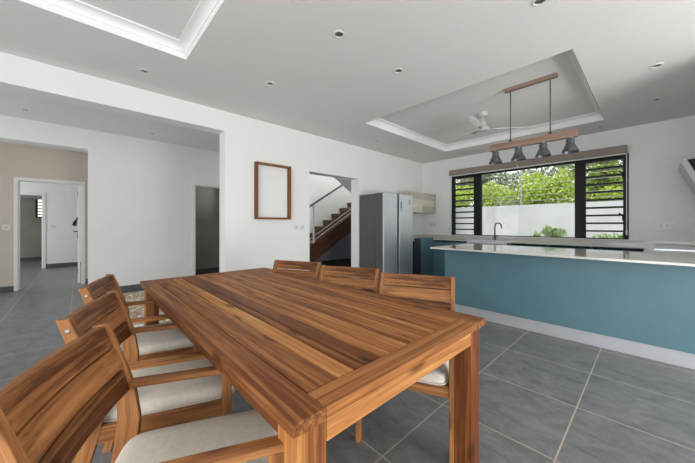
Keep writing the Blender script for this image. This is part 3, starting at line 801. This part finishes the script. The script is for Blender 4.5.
# pendant lamp over the peninsula
PY = 3.66
pl = thing('pendant_lamp', 'pale wood beam pendant lamp with four grey metal shades over the peninsula', 'pendant lamp', (-0.93, PY, 1.97))
m = MB(); m.box(-1.19, -0.68, PY-.03, PY+.03, 2.776, 2.812, 0, tone=0.05); m.build('ceiling_mount', M['drift'], pl, bevel=0.002)
for x in (-1.128, -0.742):
    m = MB(); m.tube([(x, PY, 2.777), (x, PY, 2.18)], 0.0065, 8); m.build('cord', M['dgrey'], pl)
    m = MB(); m.lathe([(0.012,0),(0.012,0.025),(0.006,0.03)], (x, PY, 2.18), 12); m.build('cord_grip', M['black'], pl)
m = MB(); m.box(-1.357, -0.515, PY-.032, PY+.032, 2.11, 2.181, 0, tone=-0.02); m.build('beam', M['drift'], pl, bevel=0.003)
for x in (-1.292, -1.045, -0.806, -0.572):
    m = MB()
    m.lathe([(0.028,0.135),(0.030,0.150),(0.020,0.151)], (x,PY,1.962), 20)
    m.lathe([(0.073,0.0),(0.075,0.002),(0.064,0.028),(0.048,0.062),(0.036,0.088),(0.034,0.098),(0.034,0.128),(0.028,0.137),(0.026,0.136),(0.032,0.124),(0.032,0.098),(0.046,0.062),(0.062,0.027),(0.072,0.0)], (x,PY,1.962), 28, closed=False)
    for k in range(7):
        a = 2*math.pi*k/7
        T = Matrix.Translation((x,PY,2.075)) @ Matrix.Rotation(a,4,'Z')
        m.box(.033,.0365,-.006,.006,-.012,.012, mat=T)
    sh = m.build('lamp_shade', M['tin'], pl, smooth=True)
    b = MB(); b.lathe([(0.0,0.02),(0.018,0.026),(0.026,0.045),(0.022,0.07),(0.014,0.09),(0.0,0.095)], (x,PY,1.955), 16, closed=False); b.build('bulb', M['bulb'], sh, smooth=True)

# ceiling fan in the kitchen tray
FX, FYc = -1.655, 4.20
fn = thing('ceiling_fan', 'white three blade ceiling fan in the kitchen tray ceiling', 'ceiling fan', (FX, FYc, 2.52))
fm = paint('fan_white', (0.50,0.505,0.50), 0.35, 0.01, 4); fb = paint('fan_blade_pale', (0.72,0.72,0.71), 0.3, 0.01, 4)
m = MB(); m.lathe([(0.07,2.812),(0.07,2.785),(0.055,2.765),(0.02,2.755)], (FX,FYc,0), 24); m.build('canopy', fm, fn, smooth=True)
m = MB(); m.tube([(FX,FYc,2.76),(FX,FYc,2.65)], 0.014, 12); m.build('rod', fm, fn)
m = MB(); m.lathe([(0.02,2.70),(0.045,2.69),(0.052,2.62),(0.085,2.605),(0.095,2.58),(0.085,2.56),(0.04,2.55),(0.0,2.548)], (FX,FYc,0), 28, closed=False); m.build('motor', fm, fn, smooth=True)
for ang in (160, 39, 278):
    T = Matrix.Translation((FX,FYc,2.578)) @ Matrix.Rotation(R(ang),4,'Z') @ Matrix.Rotation(R(8),4,'X')
    m = MB()
    secs = []
    for (x, hw) in ((0.13,.028),(0.25,.040),(0.40,.042),(0.55,.036),(0.60,.020)):
        secs.append([T @ Vector((x,-hw,0)), T @ Vector((x,hw,0)), T @ Vector((x,hw,.008)), T @ Vector((x,-hw,.008))])
    m.strip(secs); bld = m.build('blade', fb, fn, bevel=0.002)
    m = MB(); m.box(.07,.19,-.018,.018,-.008,0.0, mat=T); m.build('blade_bracket', M['slot'], bld)

# ------------------------------------------------------------------ stairs
RISE, RUN = 0.1685, 0.297
nose = lambda k: (4.305-1.12/0.567)+ (k)*RUN      # nosing y of step k (z = k*RISE)
st = thing('staircase', 'dark reddish brown wooden staircase rising to the right beyond the doorway', 'staircase', (-5.5, 3.6, 0))
SXn, SXf = -5.0, -6.0
random.seed(3)
tr = MB(); ri = MB()
for k in range(1, 16):
    z = k*RISE; y = nose(k)
    tr.box(SXf+.002, SXn-.05, y, y+RUN+.02, z-.035, z, 0)
    ri.box(SXf+.002, SXn-.05, y+.025, y+.043, z-RISE, z-.036, 0, tone=-0.2)
tr.build('treads', M['tread'], st); ri.build('risers', M['tread'], st)
zc = lambda y: 1.12+0.567*(y-4.305)
m = MB(); ya, yb = 2.72, 6.6
m.prism([(2.58, 0.0), (2.95, 0.0), (yb, zc(yb)-.36), (yb, zc(yb)+.045), (2.62, zc(2.62)+.045)], 0, SXn-.05, SXn, tone=0, gdir=(0, 1, .567)); m.build('stringer', M['stair'], st)
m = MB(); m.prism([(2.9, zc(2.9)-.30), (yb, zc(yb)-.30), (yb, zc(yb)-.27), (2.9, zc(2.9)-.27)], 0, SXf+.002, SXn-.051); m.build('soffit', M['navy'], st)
m = MB(); m.prism([(3.2, 0.40), (yb, 0.40), (yb, zc(yb)-.31), (3.6, zc(3.6)-.31), (3.2, zc(3.2)-.31)] if False else [(3.75, 0.40), (yb, 0.40), (yb, zc(yb)-.31), (3.75, zc(3.75)-.31)], 0, SXn-.12, SXn-.10); m.build('under_stair_shade_panel', M['under'], st)  # added panel whose dark colour stands for shade under the flight
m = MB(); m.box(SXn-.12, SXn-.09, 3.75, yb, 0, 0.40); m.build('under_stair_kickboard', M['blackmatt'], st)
rl = MB(); rz = lambda y: 1.61+0.578*(y-3.588)
rl.tube([(SXn-.025, 2.65, rz(2.65)), (SXn-.025, 6.5, rz(6.5))], 0.022, 12)
rail = rl.build('railing', paint('dark_handrail', (0.05,0.045,0.042), 0.35, 0.1, 5), st)
for y in (2.75, 3.70, 5.3):
    n_ = MB(); n_.tube([(SXn-.025, y, zc(y)+.02), (SXn-.025, y, rz(y))], 0.021, 12); n_.lathe([(0.03,0),(0.03,.02),(0.02,.02)], (SXn-.025, y, zc(y)+.60), 12); n_.build('newel_post', M['railmetal'], rail, smooth=True)
for h in (0.10, 0.19):
    n_ = MB(); n_.tube([(SXn-.025, 2.75, zc(2.75)+h), (SXn-.025, 6.4, zc(6.4)+h)], 0.008, 8); n_.build('rail_cable', M['railmetal'], rail)
g_ = MB(); g_.prism([(3.75, zc(3.75)+.24), (5.25, zc(5.25)+.24), (5.25, rz(5.25)-.07), (3.75, rz(3.75)-.07)], 0, SXn-.029, SXn-.021); g_.build('glass_panel', M['railglass'], rail)

# ------------------------------------------------------------------ pebble strip in the hall
random.seed(11)
pbm = []
for nm, c_ in (('tan_pebbles', (0.42,0.31,0.19)), ('ochre_pebbles', (0.52,0.38,0.22)), ('white_pebbles', (0.66,0.62,0.53)), ('grey_pebbles', (0.30,0.27,0.23))):
    pbm.append(paint(nm, c_, 0.35, 0.2, 30))
m = MB()
base_rects = (-6.35, -4.15, 0.42, 1.36)
m.box(base_rects[0], base_rects[1], base_rects[2], base_rects[3], 0.0, 0.006, mi=0)
n = 0
def peb(x, y, r, mi):
    pts = []; fs = []; N = 6
    h = r*.55; sx = random.uniform(.8, 1.35)
    for (rr, z) in ((1, .0), (.92, .45), (.5, .9)):
        for k in range(N):
            a = 2*math.pi*k/N+x*9; pts.append((x+math.cos(a)*r*rr*sx, y+math.sin(a)*r*rr, .006+h*z))
    pts.append((x, y, .006+h))
    for i in range(2):
        for k in range(N):
            j = (k+1) % N; fs.append((i*N+k, i*N+j, (i+1)*N+j, (i+1)*N+k))
    for k in range(N): fs.append((2*N+k, 2*N+(k+1) % N, 3*N))
    m._add(pts, fs, None, 0, mi)
xp = base_rects[0]+.03
while xp < base_rects[1]-.03:
    yp = base_rects[2]+.03
    while yp < base_rects[3]-.03:
        big = random.random() < .06
        peb(xp+random.uniform(-.012,.012), yp+random.uniform(-.012,.012), random.uniform(.03,.042) if big else random.uniform(.017,.026), 2 if big else random.choice((0,0,1,1,1,3,2)))
        yp += .046
    xp += .046
tag(m.build('pebble_bed', pbm, smooth=True, auto=False), 'bed of tan and white pebbles on the hall floor behind the far chairs', 'pebbles', kind='stuff')

# ------------------------------------------------------------------ garden outside the window
gm = MB(); gm.box(-14, 9, 9.2, 24, -0.2, -0.02); struct(gm.build('ground', M['grass']))
gm = MB(); gm.box(-14, 9, YB+0.2, 9.2, -0.2, -0.02); struct(gm.build('ground_bounce', paint('pale_bounce_ground', (0.74,0.71,0.65), 0.9, 0.08, 2)))  # unseen pale ground added to bounce sun up into the kitchen
gw = MB(); gw.box(-12, 7, 9.0, 9.2, -0.02, 1.77); tag(gw.build('garden_wall', M['conc']), 'long pale grey rendered garden wall outside the kitchen window', 'wall')
ef = thing('electric_fence', 'thin metal fence post with wires standing on the garden wall', 'fence', (-2.53, 9.1, 1.77))
m = MB(); m.tube([(-2.53,9.1,1.77),(-2.53,9.1,2.20),(-2.55,9.1,2.75)], 0.016, 8); m.build('post', M['alu'], ef)
for k in range(6):
    z = 1.88+k*.15
    m = MB(); m.lathe([(0.01,0),(0.03,.015),(0.03,.035),(0.01,.05)], (-2.53,9.06,z-.025), 10); m.build('insulator', M['slot'], ef)
    m = MB(); m.tube([(-12,9.05,z),(-2.53,9.05,z),(7,9.05,z)], 0.0035, 6); m.build('wire', M['alu'], ef)

def foliage(m, c, rad, n, size, rng, droop=0.0):
    for _ in range(n):
        while True:
            p = Vector((rng.uniform(-1,1), rng.uniform(-1,1), rng.uniform(-1,1)))
            if .25 < p.length < 1: break
        q = Vector((c[0]+p.x*rad[0], c[1]+p.y*rad[1], c[2]+p.z*rad[2]))
        d = Vector((rng.uniform(-1,1), rng.uniform(-1,1), rng.uniform(-.6,.8)-droop)).normalized()
        e = d.cross(Vector((rng.uniform(-1,1), rng.uniform(-1,1), rng.uniform(-1,1)))).normalized()
        l = size*rng.uniform(.7,1.4); w = l*.32
        up = d.cross(e)*w*.25
        m._add([q, q+d*l*.5+e*w+up, q+d*l, q+d*l*.5-e*w+up], [(0,1,2),(0,2,3)], None, 0)
def tree(label, x, y, h, crown, n, leaf, size, seed, group, trunk=.06, zc=None, ncl=9):
    rng = random.Random(seed)
    r = thing('garden_tree', label, 'tree', (x, y, -.02), group=group)
    m = MB(); top = h*.75
    m.tube([(x,y,-.02),(x+rng.uniform(-.1,.1),y,h*.4),(x+rng.uniform(-.2,.2),y,top)], [trunk, trunk*.8, trunk*.4], 8)
    for k in range(5):
        a = rng.uniform(0,6.28); z = h*rng.uniform(.3,.6)
        m.tube([(x,y,z),(x+math.cos(a)*crown[0]*.5,y+math.sin(a)*crown[1]*.5,z+.45),(x+math.cos(a)*crown[0]*.8,y+math.sin(a)*crown[1]*.8,z+.9)], [trunk*.5,trunk*.35,trunk*.15], 6)
    m.build('trunk', M['bark'], r)
    m = MB(); cz = zc if zc else h-crown[2]
    for k in range(ncl):
        a = rng.uniform(0,6.28); rr = rng.uniform(.1,.75)
        cc = (x+math.cos(a)*crown[0]*rr, y+math.sin(a)*crown[1]*rr, cz+rng.uniform(-.75,.75)*crown[2])
        foliage(m, cc, (crown[0]*.5, crown[1]*.5, crown[2]*.45), int(n*1.35)//ncl, size, rng)
    m.build('foliage', M[leaf], r)
G = 'trees behind the garden wall'
tree('bushy lime green tree behind the garden wall at the left end of the wide pane', -4.2, 11.0, 2.62, (1.0,.8,.85), 3000, 'leafA', .11, 1, G)
tree('bushy lime green tree behind the garden wall left of the fence post', -3.25, 10.7, 2.75, (.8,.7,.95), 2800, 'leafA', .10, 2, G)
tree('bushy lime green tree behind the garden wall just right of the fence post', -2.35, 10.9, 2.85, (.9,.7,.95), 3000, 'leafA', .11, 3, G)
tree('bright green tree behind the garden wall right of the middle of the pane', -1.55, 10.6, 2.75, (.75,.65,.9), 2600, 'leafA', .10, 4, G)
tree('darker green slender tree behind the wall at the right end of the pane', -0.95, 11.2, 3.35, (.55,.55,1.25), 2200, 'leafB', .10, 5, G)
tree('lime green tree behind the garden wall seen through the right louvres', -0.1, 10.8, 2.70, (.9,.7,.9), 2600, 'leafA', .11, 6, G)
tree('green tree behind the garden wall beyond the right edge of the window', 0.9, 11.0, 2.9, (.9,.7,.95), 2200, 'leafB', .12, 7, G)
tree('lime green tree behind the garden wall seen through the left louvres', -5.5, 11.2, 2.75, (1.0,.8,.9), 2600, 'leafA', .12, 8, G)
tree('thin grey green tree far behind the wall at the upper left of the pane', -5.2, 13.5, 4.1, (1.5,1.0,1.1), 2200, 'leafC', .14, 9, G)
tree('thin grey green tree far behind the wall near the middle of the pane', -2.6, 13.2, 3.6, (1.4,1.0,1.0), 1600, 'leafC', .13, 10, G)
tree('tall grey green tree far behind the wall at the upper right of the pane', -0.9, 13.0, 4.3, (1.0,.9,1.3), 1700, 'leafC', .13, 12, G)
def shrub(label, x, y, h, w, n, seed):
    rng = random.Random(seed); r = thing('garden_shrub', label, 'shrub', (x,y,-.02))
    m = MB()
    for k in range(7):
        a = rng.uniform(0,6.28); m.tube([(x,y,-.02),(x+math.cos(a)*w*.4,y+math.sin(a)*.1,h*.6),(x+math.cos(a)*w*.8,y+math.sin(a)*.15,h*.95)], [.012,.008,.004], 6)
    m.build('stem', M['bark'], r)
    m = MB()
    for k in range(9):
        t = rng.uniform(-1,1); foliage(m, (x+t*w, y+rng.uniform(-.1,.1), h-.12-abs(t)*.07-rng.uniform(0,.14)), (w*.28,.12,.09), n//9, .075, rng)
    m.build('foliage', M['leafD'], r)
shrub('low leafy shrub growing just outside the pane right of the tap', -1.40, 7.0, 1.22, .26, 460, 31)
shrub('low yellowish shrub outside the foot of the right louvres', -0.42, 7.2, 1.13, .28, 420, 32)

# ------------------------------------------------------------------ light
wd = bpy.data.worlds.new('overcast_sky'); SC.world = wd; wd.use_nodes = True
bg = wd.node_tree.nodes['Background']; bg.inputs[0].default_value = (0.93, 0.97, 1.0, 1); bg.inputs[1].default_value = 1.5
def area(name, loc, rot, sx, sy, power, col=(1,1,1)):
    l = bpy.data.lights.new(name, 'AREA'); l.shape = 'RECTANGLE'; l.size = sx; l.size_y = sy; l.energy = power; l.color = col
    o = bpy.data.objects.new(name, l); COL.objects.link(o); o.location = loc; o.rotation_euler = tuple(R(a) for a in rot); return o
sn = bpy.data.lights.new('sun', 'SUN'); sn.energy = 3.8; sn.angle = R(6); sn.color = (1.0, 0.96, 0.90)
so = bpy.data.objects.new('sun', sn); COL.objects.link(so); so.rotation_euler = Vector((-0.12, 0.30, -0.95)).to_track_quat('-Z', 'Y').to_euler()
# area lamps added as daylight from unseen openings right of and behind the camera
area('daylight_fill_patio', (XE+0.80, 2.1, 1.25), (0, 90, -32), 2.3, 2.0, 108, (1.0, 0.99, 0.97))
area('daylight_fill_front', (0.5, YS-0.25, 1.25), (90, 0, 0), 3.2, 2.3, 106, (0.98, 0.99, 1.0))
area('ceiling_fill_patio', (XE+0.90, 2.1, 0.35), (0, 130, -35), 0.9, 1.9, 66, (1.0, 0.985, 0.96))  # added lamp tilted up to lift the ceiling, in place of terrace bounce
area('ceiling_fill_front', (-0.55, YS-0.40, 0.35), (140, 0, 0), 5.2, 0.9, 12, (1.0, 0.985, 0.96))  # second upward fill, added low behind the camera
area('fill_hall', (-5.2, -3.1, 1.4), (90, 0, 0), 2.2, 2.2, 20, (0.95, 0.975, 1.0))  # added to brighten the hall from its unseen end
area('fill_corridor', (-7.3, -3.1, 1.4), (90, 0, 0), 1.0, 2.0, 10, (1.0, 0.95, 0.88))  # warm lamp added to brighten the corridor
area('fill_bedroom', (-9.8, -3.1, 1.5), (90, 0, 0), 2.4, 1.8, 36, (0.95, 0.98, 1.0))  # lamp added inside the far room to lift its white wall
area('fill_bathroom', (-13.0, -3.1, 1.7), (90, 0, 0), 1.0, 0.8, 5, (0.97, 0.98, 1.0))  # small lamp added so the bathroom is less dark
area('fill_closet', (-7.1, 2.55, 2.0), (-90, 0, 0), 0.5, 0.5, 2.2, (0.97, 0.98, 1.0))  # dim lamp added to the olive room, which has no window
area('fill_stairwell', (-5.2, 5.2, 5.1), (0, 0, 0), 1.6, 4.0, 115, (0.97, 0.98, 1.0))  # lamp added under the stairwell roof to brighten the stairs

# ------------------------------------------------------------------ camera
cd = bpy.data.cameras.new('camera'); cam = bpy.data.objects.new('camera', cd); COL.objects.link(cam)
cd.sensor_width = 36.0; cd.lens = 285.4/695*36.0; cd.shift_y = -(231.5-224.7)/695
cd.clip_start = 0.02; cd.clip_end = 200
cam.location = (0, 0, 1.22); cam.rotation_euler = (R(90), 0, math.atan2(652-347.5, 285.4))
SC.camera = cam
for o in bpy.data.objects:
    if '_local' in o: del o['_local']
vs = SC.view_settings
vs.view_transform = 'Standard'; vs.look = 'None'; vs.exposure = 0.0; vs.gamma = 1.0; vs.use_curve_mapping = False
